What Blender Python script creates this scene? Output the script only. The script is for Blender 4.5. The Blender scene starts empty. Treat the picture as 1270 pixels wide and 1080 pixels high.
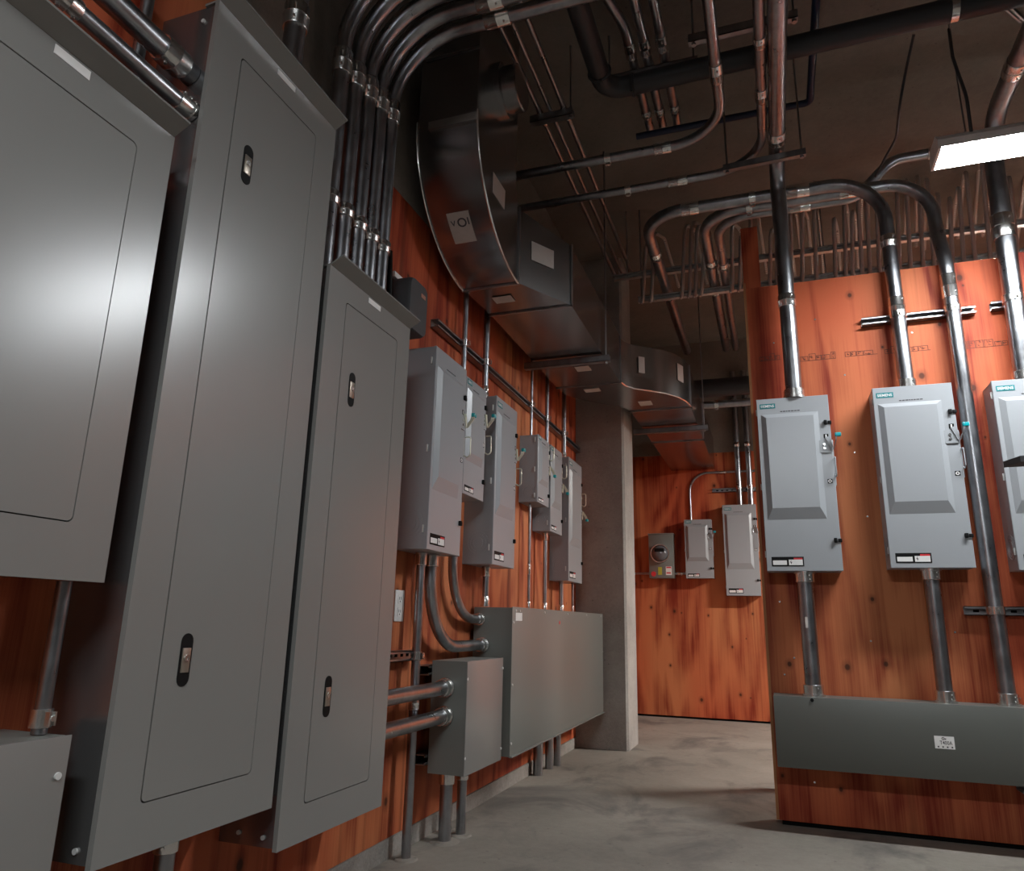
import bpy, bmesh, math, random
from mathutils import Vector, Matrix
random.seed(7)
scene = bpy.context.scene
COL = scene.collection
PI = math.pi

# ------------------------------------------------------------------ helpers
def arc_pts(a, b, c, rad, n=10):
    """Fillet corner b between a and c."""
    a, b, c = Vector(a), Vector(b), Vector(c)
    u = (a - b).normalized(); v = (c - b).normalized()
    ang = u.angle(v)
    if ang > PI - 0.01: return [b]
    d = rad / math.tan(ang / 2)
    d = min(d, (a - b).length * 0.98, (c - b).length * 0.98)
    rad = d * math.tan(ang / 2)
    cen = b + (u + v).normalized() * (rad / math.sin(ang / 2))
    p0 = b + u * d; p1 = b + v * d
    e0 = (p0 - cen).normalized(); e1 = (p1 - cen).normalized()
    tot = e0.angle(e1); out = []
    for i in range(n + 1):
        t = i / n
        out.append(cen + (e0 * math.sin((1 - t) * tot) + e1 * math.sin(t * tot)) / math.sin(tot) * rad)
    return out

def path(pts, rad=0.15, n=10):
    if len(pts) < 3: return [Vector(p) for p in pts]
    out = [Vector(pts[0])]
    for i in range(1, len(pts) - 1):
        r = rad[i - 1] if isinstance(rad, (list, tuple)) else rad
        out += arc_pts(out[-1] if i > 1 else pts[i - 1], pts[i], pts[i + 1], r, n)
    out.append(Vector(pts[-1]))
    return out

class MB:
    def __init__(s): s.v = []; s.f = []
    def add(s, vs, fs):
        o = len(s.v); s.v += [Vector(v) for v in vs]; s.f += [tuple(i + o for i in f) for f in fs]; return s
    def box(s, x0, y0, z0, x1, y1, z1, bev=0.0, seg=2):
        if bev <= 0:
            vs = [(x, y, z) for x in (x0, x1) for y in (y0, y1) for z in (z0, z1)]
            return s.add(vs, [(0, 1, 3, 2), (4, 6, 7, 5), (0, 4, 5, 1), (2, 3, 7, 6), (0, 2, 6, 4), (1, 5, 7, 3)])
        bm = bmesh.new(); bmesh.ops.create_cube(bm, size=1)
        for v in bm.verts:
            v.co = Vector(((x0 + x1) / 2 + v.co.x * (x1 - x0), (y0 + y1) / 2 + v.co.y * (y1 - y0), (z0 + z1) / 2 + v.co.z * (z1 - z0)))
        bmesh.ops.bevel(bm, geom=bm.edges[:], offset=bev, segments=seg, profile=0.5, affect='EDGES')
        return s.bm(bm)
    def bm(s, bm):
        bm.verts.index_update()
        s.add([v.co.copy() for v in bm.verts], [[v.index for v in f.verts] for f in bm.faces]); bm.free(); return s
    def tube(s, pts, r, seg=14, caps=True):
        pts = [Vector(p) for p in pts]; n = len(pts); base = len(s.v)
        rs = r if isinstance(r, (list, tuple)) else [r] * n
        t0 = (pts[1] - pts[0]).normalized()
        up = Vector((0, 0, 1)) if abs(t0.z) < 0.9 else Vector((1, 0, 0))
        nx = t0.cross(up).normalized()
        for i in range(n):
            if i == 0: t = t0
            elif i == n - 1: t = (pts[-1] - pts[-2]).normalized()
            else: t = ((pts[i + 1] - pts[i]).normalized() + (pts[i] - pts[i - 1]).normalized()).normalized()
            nx = (nx - t * nx.dot(t)).normalized(); ny = t.cross(nx)
            for k in range(seg):
                a = 2 * PI * k / seg
                s.v.append(pts[i] + (nx * math.cos(a) + ny * math.sin(a)) * rs[i])
        for i in range(n - 1):
            for k in range(seg):
                k2 = (k + 1) % seg
                s.f.append((base + i * seg + k, base + i * seg + k2, base + (i + 1) * seg + k2, base + (i + 1) * seg + k))
        if caps:
            s.f.append(tuple(base + k for k in reversed(range(seg))))
            s.f.append(tuple(base + (n - 1) * seg + k for k in range(seg)))
        return s
    def cyl(s, a, b, r, seg=18): return s.tube([a, b], r, seg)
    def ring(s, c, axis, r0, r1, h, seg=24):
        """flat annulus ridge (rectangular section torus)"""
        c = Vector(c); ax = Vector(axis).normalized()
        u = ax.orthogonal().normalized(); w = ax.cross(u); b = len(s.v)
        for k in range(seg):
            a = 2 * PI * k / seg; d = u * math.cos(a) + w * math.sin(a)
            for rr, hh in ((r0, 0), (r0, h), (r1, h), (r1, 0)): s.v.append(c + d * rr + ax * hh)
        for k in range(seg):
            k2 = (k + 1) % seg
            for j in range(4):
                j2 = (j + 1) % 4
                s.f.append((b + k * 4 + j, b + k * 4 + j2, b + k2 * 4 + j2, b + k2 * 4 + j))
        return s
    def loft(s, loops, closed=True, caps=True):
        """loops: equally long point lists"""
        b = len(s.v); n = len(loops[0])
        for lp in loops: s.v += [Vector(p) for p in lp]
        for i in range(len(loops) - 1):
            for k in range(n if closed else n - 1):
                k2 = (k + 1) % n
                s.f.append((b + i * n + k, b + i * n + k2, b + (i + 1) * n + k2, b + (i + 1) * n + k))
        if caps:
            s.f.append(tuple(b + k for k in reversed(range(n))))
            s.f.append(tuple(b + (len(loops) - 1) * n + k for k in range(n)))
        return s
    def prism(s, poly, vec):
        v = Vector(vec); return s.loft([[Vector(p) for p in poly], [Vector(p) + v for p in poly]])
    def text(s, txt, org, ux, uz, h, depth=0.0008):
        me = text_mesh(txt); ux = Vector(ux); uz = Vector(uz); nn = ux.cross(uz)
        org = Vector(org)
        vs = [org + ux * (v[0] * h) + uz * (v[1] * h) + nn * (depth if v[2] > 0.0 else 0.0) for v in me[0]]
        return s.add(vs, me[1])
    def build(s, name, mat, parent=None, off=None, smooth=True, ang=38):
        me = bpy.data.meshes.new(name)
        o3 = Vector(off) if off is not None else (Vector(parent.location) if parent is not None and parent.get('_w') else Vector((0, 0, 0)))
        me.from_pydata([v - o3 for v in s.v], [], s.f)
        bmx = bmesh.new(); bmx.from_mesh(me); bmesh.ops.recalc_face_normals(bmx, faces=bmx.faces[:]); bmx.to_mesh(me); bmx.free()
        if smooth:
            me.polygons.foreach_set('use_smooth', [True] * len(me.polygons))
            me.set_sharp_from_angle(angle=math.radians(ang))
        me.materials.append(mat)
        ob = bpy.data.objects.new(name, me); COL.objects.link(ob)
        if parent is not None: ob.parent = parent
        return ob

_tc = {}
def text_mesh(txt):
    if txt in _tc: return _tc[txt]
    cu = bpy.data.curves.new('lettering', 'FONT'); cu.body = txt; cu.extrude = 0.5; cu.resolution_u = 3; cu.offset = 0.012
    ob = bpy.data.objects.new('lettering', cu); COL.objects.link(ob)
    bpy.context.view_layer.update()
    me = bpy.data.meshes.new_from_object(ob.evaluated_get(bpy.context.evaluated_depsgraph_get()))
    vs = [(v.co.x, v.co.y, v.co.z) for v in me.vertices]; fs = [tuple(p.vertices) for p in me.polygons]
    x0 = min(v[0] for v in vs); y0 = min(v[1] for v in vs); hh = max(v[1] for v in vs) - y0
    vs = [((v[0] - x0) / hh, (v[1] - y0) / hh, v[2]) for v in vs]
    bpy.data.objects.remove(ob); bpy.data.meshes.remove(me); bpy.data.curves.remove(cu)
    _tc[txt] = (vs, fs); return _tc[txt]

def stadium(w, h, n=8):
    """outline of a vertical pill, local (x, z) about 0"""
    r = w / 2; pts = []
    for k in range(n + 1):
        a = PI * k / n; pts.append((r * math.cos(a), h / 2 - r + r * math.sin(a)))
    for k in range(n + 1):
        a = PI + PI * k / n; pts.append((r * math.cos(a), -h / 2 + r + r * math.sin(a)))
    return pts

def rrect(x0, z0, x1, z1, r, n=5):
    pts = []
    for cx, cz, a0 in ((x1 - r, z1 - r, 0), (x0 + r, z1 - r, PI / 2), (x0 + r, z0 + r, PI), (x1 - r, z0 + r, 1.5 * PI)):
        for k in range(n + 1):
            a = a0 + PI / 2 * k / n; pts.append((cx + r * math.cos(a), cz + r * math.sin(a)))
    return pts

def tag(o, label, cat, group=None):
    o['label'] = label; o['category'] = cat
    if group: o['group'] = group
    return o
def thing(name, label, cat, loc=(0, 0, 0), rotz=0.0, group=None, world=True):
    o = bpy.data.objects.new(name, None); COL.objects.link(o)
    o.empty_display_size = 0.05; o.location = loc; o.rotation_euler = (0, 0, rotz)
    if world: o['_w'] = 1
    return tag(o, label, cat, group)
def struct(o): o['kind'] = 'structure'; return o

# ------------------------------------------------------------------ materials
class NT:
    def __init__(s, name):
        s.m = bpy.data.materials.new(name); s.m.use_nodes = True; s.t = s.m.node_tree
        s.b = s.t.nodes['Principled BSDF']
    def n(s, typ, **kw):
        nd = s.t.nodes.new(typ)
        for k, v in kw.items():
            if k.startswith('i_'):
                key = k[2:].replace('_', ' '); nd.inputs[int(key) if key.isdigit() else key].default_value = v
            else: setattr(nd, k, v)
        return nd
    def l(s, a, b): s.t.links.new(a, b)
    def pos(s, scale):
        g = s.n('ShaderNodeNewGeometry'); mp = s.n('ShaderNodeMapping'); mp.inputs['Scale'].default_value = scale
        s.l(g.outputs['Position'], mp.inputs['Vector']); return mp.outputs['Vector']
    def noise(s, vec, scale, detail=3, rough=0.5, dist=0.0):
        nd = s.n('ShaderNodeTexNoise'); nd.inputs['Scale'].default_value = scale; nd.inputs['Detail'].default_value = detail
        nd.inputs['Roughness'].default_value = rough; nd.inputs['Distortion'].default_value = dist
        s.l(vec, nd.inputs['Vector']); return nd.outputs['Fac']
    def ramp(s, fac, stops):
        r = s.n('ShaderNodeValToRGB'); el = r.color_ramp.elements
        el[0].position, el[0].color = stops[0][0], (*stops[0][1], 1); el[1].position, el[1].color = stops[-1][0], (*stops[-1][1], 1)
        for p, c in stops[1:-1]:
            e = el.new(p); e.color = (*c, 1)
        s.l(fac, r.inputs['Fac']); return r.outputs['Color']
    def mix(s, a, b, fac, mode='MIX'):
        m = s.n('ShaderNodeMix', data_type='RGBA', blend_type=mode)
        for sock, v in ((m.inputs[6], a), (m.inputs[7], b), (m.inputs[0], fac)):
            if hasattr(v, 'is_output'): s.l(v, sock)
            else: sock.default_value = (*v, 1) if isinstance(v, tuple) else v
        return m.outputs[2]
    def math(s, op, a, b=0.0):
        m = s.n('ShaderNodeMath', operation=op)
        for sock, v in ((m.inputs[0], a), (m.inputs[1], b)):
            if hasattr(v, 'is_output'): s.l(v, sock)
            else: sock.default_value = v
        return m.outputs[0]
    def bump(s, h, strength=0.2, dist=0.01):
        b = s.n('ShaderNodeBump'); b.inputs['Strength'].default_value = strength; b.inputs['Distance'].default_value = dist
        s.l(h, b.inputs['Height']); s.l(b.outputs['Normal'], s.b.inputs['Normal'])
    def set(s, **kw):
        for k, v in kw.items():
            key = {'base': 'Base Color', 'rough': 'Roughness', 'metal': 'Metallic', 'spec': 'Specular IOR Level'}[k]
            sock = s.b.inputs[key]
            if hasattr(v, 'is_output'): s.l(v, sock)
            else: sock.default_value = (*v, 1) if isinstance(v, tuple) else v
        return s.m

def paint(name, c, rough=0.33, spec=0.5, var=0.04, metal=0.0):
    t = NT(name); p = t.pos((1, 1, 1))
    f = t.noise(p, 0.8, 1, 0.4)
    lo = tuple(x * (1 - var) for x in c); hi = tuple(min(1, x * (1 + var)) for x in c)
    col = t.ramp(f, [(0.25, lo), (0.75, hi)])
    return t.set(base=col, rough=rough, spec=spec, metal=metal)

def plain(name, c, rough=0.5, metal=0.0, spec=0.5):
    t = NT(name); p = t.pos((1, 1, 1)); f = t.noise(p, 30, 2)
    col = t.ramp(f, [(0.3, tuple(x * 0.93 for x in c)), (0.7, c)])
    return t.set(base=col, rough=rough, metal=metal, spec=spec)

def galv(name, c, rough=0.32, var=0.22, stretch=(9, 9, 1.2), bump=0.03):
    t = NT(name); p = t.pos((1, 1, 1))
    f = t.noise(p, 14, 4, 0.65); g = t.noise(t.pos(stretch), 3, 3, 0.6)
    fac = t.math('ADD', t.math('MULTIPLY', f, 0.5), t.math('MULTIPLY', g, 0.5))
    col = t.ramp(fac, [(0.32, tuple(x * (1 - var) for x in c)), (0.68, tuple(min(1, x * (1 + var)) for x in c))])
    r = t.math('ADD', t.math('MULTIPLY', f, 0.22), rough - 0.1)
    t.bump(f, bump, 0.004)
    return t.set(base=col, rough=r, metal=1.0)

def plywood(name, light, dark):
    t = NT(name)
    broad = t.noise(t.pos((2.4, 2.4, 0.42)), 1.0, 2.5, 0.5, 0.5)
    bands = t.math('SINE', t.math('MULTIPLY', broad, 38.0))
    bands = t.math('ADD', t.math('MULTIPLY', bands, 0.5), 0.5)
    fine = t.noise(t.pos((95, 95, 1.6)), 1.0, 4, 0.65)
    mid = t.noise(t.pos((9, 9, 0.5)), 1.0, 3, 0.6, 0.3)
    blot = t.noise(t.pos((1, 1, 0.7)), 2.2, 4, 0.6)
    fac = t.math('ADD', t.math('MULTIPLY', bands, 0.20), t.math('MULTIPLY', fine, 0.30))
    fac = t.math('ADD', fac, t.math('MULTIPLY', mid, 0.30))
    fac = t.math('ADD', fac, t.math('MULTIPLY', blot, 0.30))
    mdl = tuple((a * 0.62 + b * 0.38) for a, b in zip(light, dark))
    col = t.ramp(fac, [(0.40, dark), (0.52, mdl), (0.65, light)])
    rp = t.noise(t.pos((1.3, 1.3, 0.5)), 1.0, 2, 0.5)
    rb = t.n('ShaderNodeRGBToBW'); t.l(t.ramp(rp, [(0.40, (0.85, 0.85, 0.85)), (0.62, (0, 0, 0))]), rb.inputs[0])
    col = t.mix(col, t.mix(col, (0.95, 0.50, 0.48), 1.0, 'MULTIPLY'), rb.outputs[0])
    sp = t.n('ShaderNodeSeparateXYZ'); t.l(t.pos((1, 1, 1)), sp.inputs[0])
    cb = t.n('ShaderNodeCombineXYZ'); t.l(t.math('ADD', sp.outputs[0], sp.outputs[1]), cb.inputs[0]); t.l(t.math('MULTIPLY', sp.outputs[2], 0.8), cb.inputs[1])
    vor = t.n('ShaderNodeTexVoronoi', feature='F1', voronoi_dimensions='2D'); vor.inputs['Scale'].default_value = 4.6
    t.l(cb.outputs[0], vor.inputs['Vector'])
    sc = t.n('ShaderNodeSeparateColor'); t.l(vor.outputs['Color'], sc.inputs[0])
    size = t.math('ADD', t.math('MULTIPLY', sc.outputs[0], 1.6), 0.55)
    kd = t.math('DIVIDE', vor.outputs['Distance'], size)
    kn = t.ramp(kd, [(0.022, (0.9, 0.9, 0.9)), (0.036, (0.38, 0.38, 0.38)), (0.085, (0, 0, 0))])
    kf = t.n('ShaderNodeRGBToBW'); t.l(kn, kf.inputs[0])
    kfac = t.math('MULTIPLY', kf.outputs[0], t.math('GREATER_THAN', sc.outputs[1], 0.58))
    col = t.mix(col, (0.045, 0.014, 0.006), kfac)
    # dark mineral streaks
    st = t.noise(t.pos((14, 14, 0.28)), 1.0, 2, 0.5, 0.2)
    sf = t.n('ShaderNodeRGBToBW'); t.l(t.ramp(st, [(0.62, (0, 0, 0)), (0.74, (0.65, 0.65, 0.65))]), sf.inputs[0])
    col = t.mix(col, tuple(x * 0.35 for x in dark), sf.outputs[0])
    t.bump(fine, 0.12, 0.003)
    return t.set(base=col, rough=0.62, spec=0.25)

def concrete(name, c, var=0.3, scale=1.0, stain=None, rough=0.85, bump=0.25):
    t = NT(name); p = t.pos((1, 1, 1))
    a = t.noise(p, 1.6 * scale, 6, 0.62); b = t.noise(p, 28 * scale, 4, 0.7); f = t.noise(p, 160, 2, 0.6)
    fac = t.math('ADD', t.math('MULTIPLY', a, 0.6), t.math('MULTIPLY', b, 0.25))
    fac = t.math('ADD', fac, t.math('MULTIPLY', f, 0.15))
    col = t.ramp(fac, [(0.34, tuple(x * (1 - var) for x in c)), (0.64, tuple(x * (1 + var * 0.6) for x in c))])
    if stain:
        s2 = t.noise(t.pos((1.1, 0.8, 1)), 1.9, 5, 0.65, 0.6)
        sb = t.n('ShaderNodeRGBToBW'); t.l(t.ramp(s2, [(0.50, (0, 0, 0)), (0.66, (0.8, 0.8, 0.8))]), sb.inputs[0])
        col = t.mix(col, stain, sb.outputs[0])
    vor = t.n('ShaderNodeTexVoronoi', feature='F1'); vor.inputs['Scale'].default_value = 13.0; t.l(p, vor.inputs['Vector'])
    hb = t.n('ShaderNodeRGBToBW'); t.l(t.ramp(vor.outputs['Distance'], [(0.05, (0.55, 0.55, 0.55)), (0.10, (0, 0, 0))]), hb.inputs[0])
    col = t.mix(col, tuple(x * 0.4 for x in c), hb.outputs[0])
    t.bump(fac, bump, 0.02)
    return t.set(base=col, rough=rough, spec=0.3)

M_PANEL = paint('panel_grey_paint', (0.215, 0.213, 0.200), rough=0.27, spec=0.7)
M_TUB = paint('tub_dark_zinc', (0.34, 0.34, 0.34), rough=0.17, metal=0.85)
M_DISC = paint('switch_grey_paint', (0.31, 0.325, 0.34), rough=0.30)
M_TROUGH = paint('trough_grey_paint', (0.165, 0.172, 0.158), rough=0.36, var=0.12)
M_WIRE = paint('shaded_wireway_paint', (0.105, 0.11, 0.098), rough=0.38, var=0.1)  # trough paint darkened to carry the shade on the partition wireway
M_GALV = galv('galvanised_steel', (0.36, 0.37, 0.39), rough=0.30)
M_STRUT = galv('strut_zinc', (0.36, 0.36, 0.37), rough=0.38)
M_LIGHT = plain('light_grey_hardware', (0.62, 0.62, 0.60), 0.4)
M_DUCT = paint('duct_sheet_metal', (0.33, 0.33, 0.33), rough=0.24, var=0.06, metal=1.0)
M_BRIGHT = plain('bright_zinc', (0.78, 0.78, 0.76), 0.25, 1.0)
M_CREAM = plain('yellow_zinc', (0.72, 0.70, 0.58), 0.38, 0.6)
M_BLACK = plain('black_plastic', (0.006, 0.006, 0.006), 0.6, 0.0, 0.15)
M_IRON = plain('black_iron_pipe', (0.028, 0.03, 0.033), 0.5)
M_DKGREY = plain('dark_grey_plastic', (0.055, 0.058, 0.062), 0.5)
M_WHITE = plain('white_sticker', (0.78, 0.77, 0.75), 0.55)
M_TAN = plain('worn_paper_label', (0.55, 0.50, 0.46), 0.7)
M_INK = plain('label_ink', (0.06, 0.055, 0.06), 0.7)
M_RED = plain('red_sticker', (0.62, 0.03, 0.04), 0.5)
M_TEAL = plain('teal_plastic', (0.0, 0.33, 0.37), 0.35)
M_TEALP = plain('teal_nameplate', (0.0, 0.17, 0.19), 0.4)
M_YELLOW = plain('yellow_sticker', (0.45, 0.42, 0.05), 0.55)
M_ORANGE = plain('orange_label', (0.42, 0.2, 0.14), 0.6)
M_BLUEP = plain('dark_blue_pipe', (0.01, 0.022, 0.06), 0.45)
M_BRASS = plain('lock_plate_metal', (0.42, 0.37, 0.31), 0.35, 0.8)
M_ARMOR = None
M_PLY = plywood('red_stained_plywood', (0.51, 0.178, 0.071), (0.215, 0.033, 0.0125))
M_PLYEDGE = plain('plywood_edge', (0.36, 0.15, 0.055), 0.7)
M_FLOOR = concrete('floor_concrete', (0.24, 0.215, 0.183), 0.26, 0.9, stain=(0.10, 0.092, 0.084), rough=0.7)
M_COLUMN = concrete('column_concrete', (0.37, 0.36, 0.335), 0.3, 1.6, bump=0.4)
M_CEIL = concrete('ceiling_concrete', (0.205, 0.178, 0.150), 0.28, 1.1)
M_CURB = concrete('curb_concrete', (0.28, 0.26, 0.235), 0.45, 3.0)
M_DULL = concrete('dull_block_wall', (0.13, 0.125, 0.12), 0.25, 1.2)
M_DARKGAP = plain('dark_recess', (0.006, 0.006, 0.006), 0.9, 0.0, 0.1)
M_STAMP = plain('stamp_ink', (0.11, 0.032, 0.016), 0.8)

def armor():
    t = NT('flexible_armor'); w = t.n('ShaderNodeTexWave', wave_type='BANDS', bands_direction='Z')
    w.inputs['Scale'].default_value = 55.0; t.l(t.pos((1, 1, 1)), w.inputs['Vector'])
    col = t.ramp(w.outputs['Fac'], [(0.2, (0.22, 0.21, 0.20)), (0.8, (0.72, 0.70, 0.67))])
    t.bump(w.outputs['Fac'], 0.6, 0.004)
    return t.set(base=col, rough=0.42, metal=0.75)
M_ARMOR = armor()

LAMP_W = 135.0
def emit(name, c, s):
    m = bpy.data.materials.new(name); m.use_nodes = True; nt = m.node_tree
    nt.nodes.remove(nt.nodes['Principled BSDF'])
    e = nt.nodes.new('ShaderNodeEmission'); e.inputs['Color'].default_value = (*c, 1); e.inputs['Strength'].default_value = s
    nt.links.new(e.outputs[0], nt.nodes['Material Output'].inputs['Surface']); return m
M_LAMP = emit('lit_diffuser', (0.93, 0.97, 1.0), LAMP_W)
M_LAMP2 = emit('lit_diffuser_strong', (1.0, 0.97, 0.92), LAMP_W * 3.3)  # unseen lamp inferred behind the partition; strength raised for the column and floor

# ------------------------------------------------------------------ room shell
WX = -1.485          # face of the left wall
PY = 3.993           # face of the plywood partition
BY = 7.92            # face of the back wall
CZ = 4.0             # ceiling
PT = 2.765           # plywood height
def shell(name, box, mat):
    return struct(MB().box(*box).build(name, mat, smooth=False))
shell('floor', (-1.7, -3.2, -0.12, 4.3, 8.2, 0.0), M_FLOOR)
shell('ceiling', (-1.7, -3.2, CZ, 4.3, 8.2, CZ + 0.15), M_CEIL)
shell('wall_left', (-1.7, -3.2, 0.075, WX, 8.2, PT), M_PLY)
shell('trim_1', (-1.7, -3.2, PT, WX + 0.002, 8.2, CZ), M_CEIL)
shell('baseboard_left', (-1.7, -3.2, 0.0, WX + 0.006, BY, 0.073), M_CURB)
shell('wall_back', (WX, BY, 0.02, 4.3, 8.2, 2.72), M_PLY)
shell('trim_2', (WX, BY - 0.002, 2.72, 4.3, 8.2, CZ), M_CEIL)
shell('baseboard_back', (WX, BY + 0.01, 0.0, 4.3, 8.2, 0.02), M_DARKGAP)
shell('wall_front', (-1.7, -3.4, 0.0, 4.3, -3.2, CZ), M_DULL)
shell('wall_side', (4.3, -3.4, 0.0, 4.5, 8.2, CZ), M_DULL)
# plywood partition: two sheets with a fine joint, a dark base gap and a timber edge
pw = struct(MB().box(-0.047, PY, 0.022, 1.194, PY + 0.02, PT - 0.004).box(1.197, PY, 0.022, 4.3, PY + 0.02, PT + 0.01)
            .box(-0.03, PY + 0.02, 0.022, 4.3, PY + 0.09, PT - 0.03).box(-0.047, PY + 0.09, 0.022, 4.3, PY + 0.11, PT - 0.004)
            .build('wall_right', M_PLY, smooth=False))
shell('base_gap_shade', (-0.035, PY + 0.015, 0.0, 4.3, PY + 0.1, 0.022), M_DARKGAP)  # black strip stands in for the shade in the base gap
shell('trim_3', (-0.060, PY - 0.002, 0.022, -0.047, PY + 0.115, PT + 0.03), M_PLYEDGE)
shell('trim_4', (-0.058, PY + 0.112, 2.3, 0.036, PY + 0.132, 3.205), M_PLY)
# screw heads and the printed grade stamps of the sheets
for x, z in ((0.081, 2.418), (0.30, 2.53), (0.42, 2.20), (0.755, 2.40), (0.43, 1.78), (0.02, 1.03), (0.42, 0.85), (0.85, 1.3), (0.07, 0.76), (0.02, 0.68), (0.78, 0.9), (1.0, 0.62), (0.12, 0.20), (0.46, 1.45)):
    MB().cyl((x, PY + 0.001, z), (x, PY - 0.002, z), 0.0045, 10).build('screw_head', M_BRIGHT, pw)
def stamp_row(x0, x1, z):
    m = MB(); x = x0; t = 0.0028; y0, y1 = PY - 0.0006, PY + 0.001
    m.box(x0, y0, z, x1, y1, z + t)
    while x < x1 - 0.02:
        w = random.uniform(0.02, 0.05); w = min(w, x1 - x)
        h = random.choice((0.026, 0.028, 0.04))
        m.box(x, y0, z, x + t, y1, z + h); m.box(x, y0, z + h - t, x + w * 0.85, y1, z + h)
        m.box(x + w * 0.85, y0, z, x + w * 0.85 + t, y1, z + h)
        for _ in range(3):
            a = x + random.uniform(0.1, 0.5) * w; b = z + random.uniform(0.1, 0.8) * h
            m.box(a, y0, b, a + 0.25 * w, y1, b + t); m.box(a, y0, b, a + t, y1, b + 0.25 * h)
        x += w
    m.build('grade_stamp', M_STAMP, pw, smooth=False)
stamp_row(0.00, 0.11, 2.318); stamp_row(0.17, 0.385, 2.296); stamp_row(0.43, 0.585, 2.300); stamp_row(0.62, 0.83, 2.296); stamp_row(0.955, 1.17, 2.285)

# concrete column by the left wall
m = MB()
prof = [(WX, 5.695), (-1.10, 5.695), (-1.083, 5.712), (-1.083, 6.09), (-1.10, 6.107), (WX, 6.107)]
m.prism([(x, y, 0.0) for x, y in prof], (0, 0, CZ))
o = m.build('concrete_column', M_COLUMN, smooth=False); tag(o, 'rough square concrete column at the end of the left wall, beside the lit back passage', 'column'); o['kind'] = 'structure'
del o['category']; del o['label']; o.name = 'trim_5'

# ------------------------------------------------------------------ camera
R = ((0.94259017, 0.33323937, 0.02180111), (-0.06317726, 0.24204295, -0.96820651), (-0.32792133, 0.9112446, 0.24920046))
cam = bpy.data.cameras.new('camera'); cam.sensor_width = 36.0; cam.lens = 36.0 * 899.6354 / 1270.0; cam.clip_start = 0.02
co = bpy.data.objects.new('camera', cam); COL.objects.link(co)
right, up, back = Vector(R[0]), -Vector(R[1]), -Vector(R[2])
co.matrix_world = Matrix(((right.x, up.x, back.x, 0.0), (right.y, up.y, back.y, 0.0), (right.z, up.z, back.z, 0.9), (0, 0, 0, 1)))
scene.camera = co

# ------------------------------------------------------------------ panelboards on the left wall
PX = -1.29
def plate_with_hole(outer, inner, x0, x1, to3):
    bm = bmesh.new()
    def loop(pts):
        vs = [bm.verts.new(to3(p[0], p[1], x1)) for p in pts]
        return [bm.edges.new((vs[i], vs[(i + 1) % len(vs)])) for i in range(len(vs))]
    ed = loop(outer) + loop(inner)
    bmesh.ops.triangle_fill(bm, edges=ed, use_beauty=True, use_dissolve=False)
    r = bmesh.ops.extrude_face_region(bm, geom=bm.faces[:])
    d = to3(0, 0, x0) - to3(0, 0, x1)
    bmesh.ops.translate(bm, verts=[g for g in r['geom'] if isinstance(g, bmesh.types.BMVert)], vec=d)
    return MB().bm(bm)
to3 = lambda y, z, x: Vector((x, y, z))

def panelboard(label, y0, y1, z0, z1, door, latches, lab, hood=True):
    t = thing('electrical_panel', label, 'electrical panel', (WX, y0, z0))
    MB().box(WX, y0 + 0.006, z0 + 0.006, PX - 0.014, y1 - 0.006, z1 - 0.006).build('cabinet_tub', M_TUB, t, smooth=False)
    dy0, dz0, dy1, dz1 = door
    plate_with_hole([(y0, z0), (y1, z0), (y1, z1), (y0, z1)], rrect(dy0, dz0, dy1, dz1, 0.014), PX - 0.014, PX, to3).build('front_trim', M_PANEL, t, ang=30)
    MB().box(PX - 0.0135, dy0 - 0.01, dz0 - 0.01, PX - 0.011, dy1 + 0.01, dz1 + 0.01).build('shadow_gap', M_DARKGAP, t, smooth=False)
    g = 0.0028
    d = MB().loft([[to3(p[0], p[1], PX - 0.011) for p in rrect(dy0 + g * 1.5, dz0 + g, dy1 - g * 0.8, dz1 - g, 0.012)],
                   [to3(p[0], p[1], PX - 0.0004) for p in rrect(dy0 + g * 1.5, dz0 + g, dy1 - g * 0.8, dz1 - g, 0.012)]]).build('door', M_PANEL, t, ang=30)
    for (cy, cz) in latches:
        w, h = 0.036, 0.118
        rec = MB().loft([[to3(cy + p[0], cz + p[1], PX - 0.0006) for p in stadium(w, h)], [to3(cy + p[0], cz + p[1], PX + 0.0012) for p in stadium(w, h)]]).build('door_latch', M_BLACK, d, off=t.location)
        MB().box(PX, cy - 0.0125, cz - 0.028, PX + 0.0035, cy + 0.0125, cz + 0.026, bev=0.001).build('lock_plate', M_BRASS, rec, off=t.location)
        MB().cyl((PX + 0.003, cy, cz + 0.004), (PX + 0.0055, cy, cz + 0.004), 0.0085, 14).ring((PX + 0.0055, cy, cz + 0.004), (1, 0, 0), 0.004, 0.007, 0.0012, 16).build('lock_cylinder', M_BRIGHT, rec, off=t.location)
    if lab:
        MB().box(PX - 0.001, lab[0], lab[2], PX + 0.0012, lab[1], lab[3]).build('name_label', M_WHITE, t, smooth=False)
    if hood:
        m = MB(); e = 0.003
        pr = [(PX - 0.05, z1 - 0.004), (PX + 0.0005, z1 + 0.001), (PX + 0.044, z1 + 0.026), (PX + 0.044, z1 + 0.031), (PX - 0.002, z1 + 0.006), (PX - 0.05, z1 + 0.004)]
        m.prism([(x, y0 + 0.002, z) for x, z in pr], (0, y1 - y0 - 0.004, 0)).build('drip_hood', M_PANEL, t, smooth=False)
    for yy, zz in ((y0 + 0.05, z0),):
        pass
    for sx, sz in ((PX - 0.05, z0 + 0.03), (PX - 0.13, z0 + 0.035), (PX - 0.05, z1 - 0.05)):
        MB().cyl((sx, y0 + 0.007, sz), (sx, y0 + 0.001, sz), 0.006, 10).build('side_screw', M_LIGHT, t)
    return t
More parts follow.
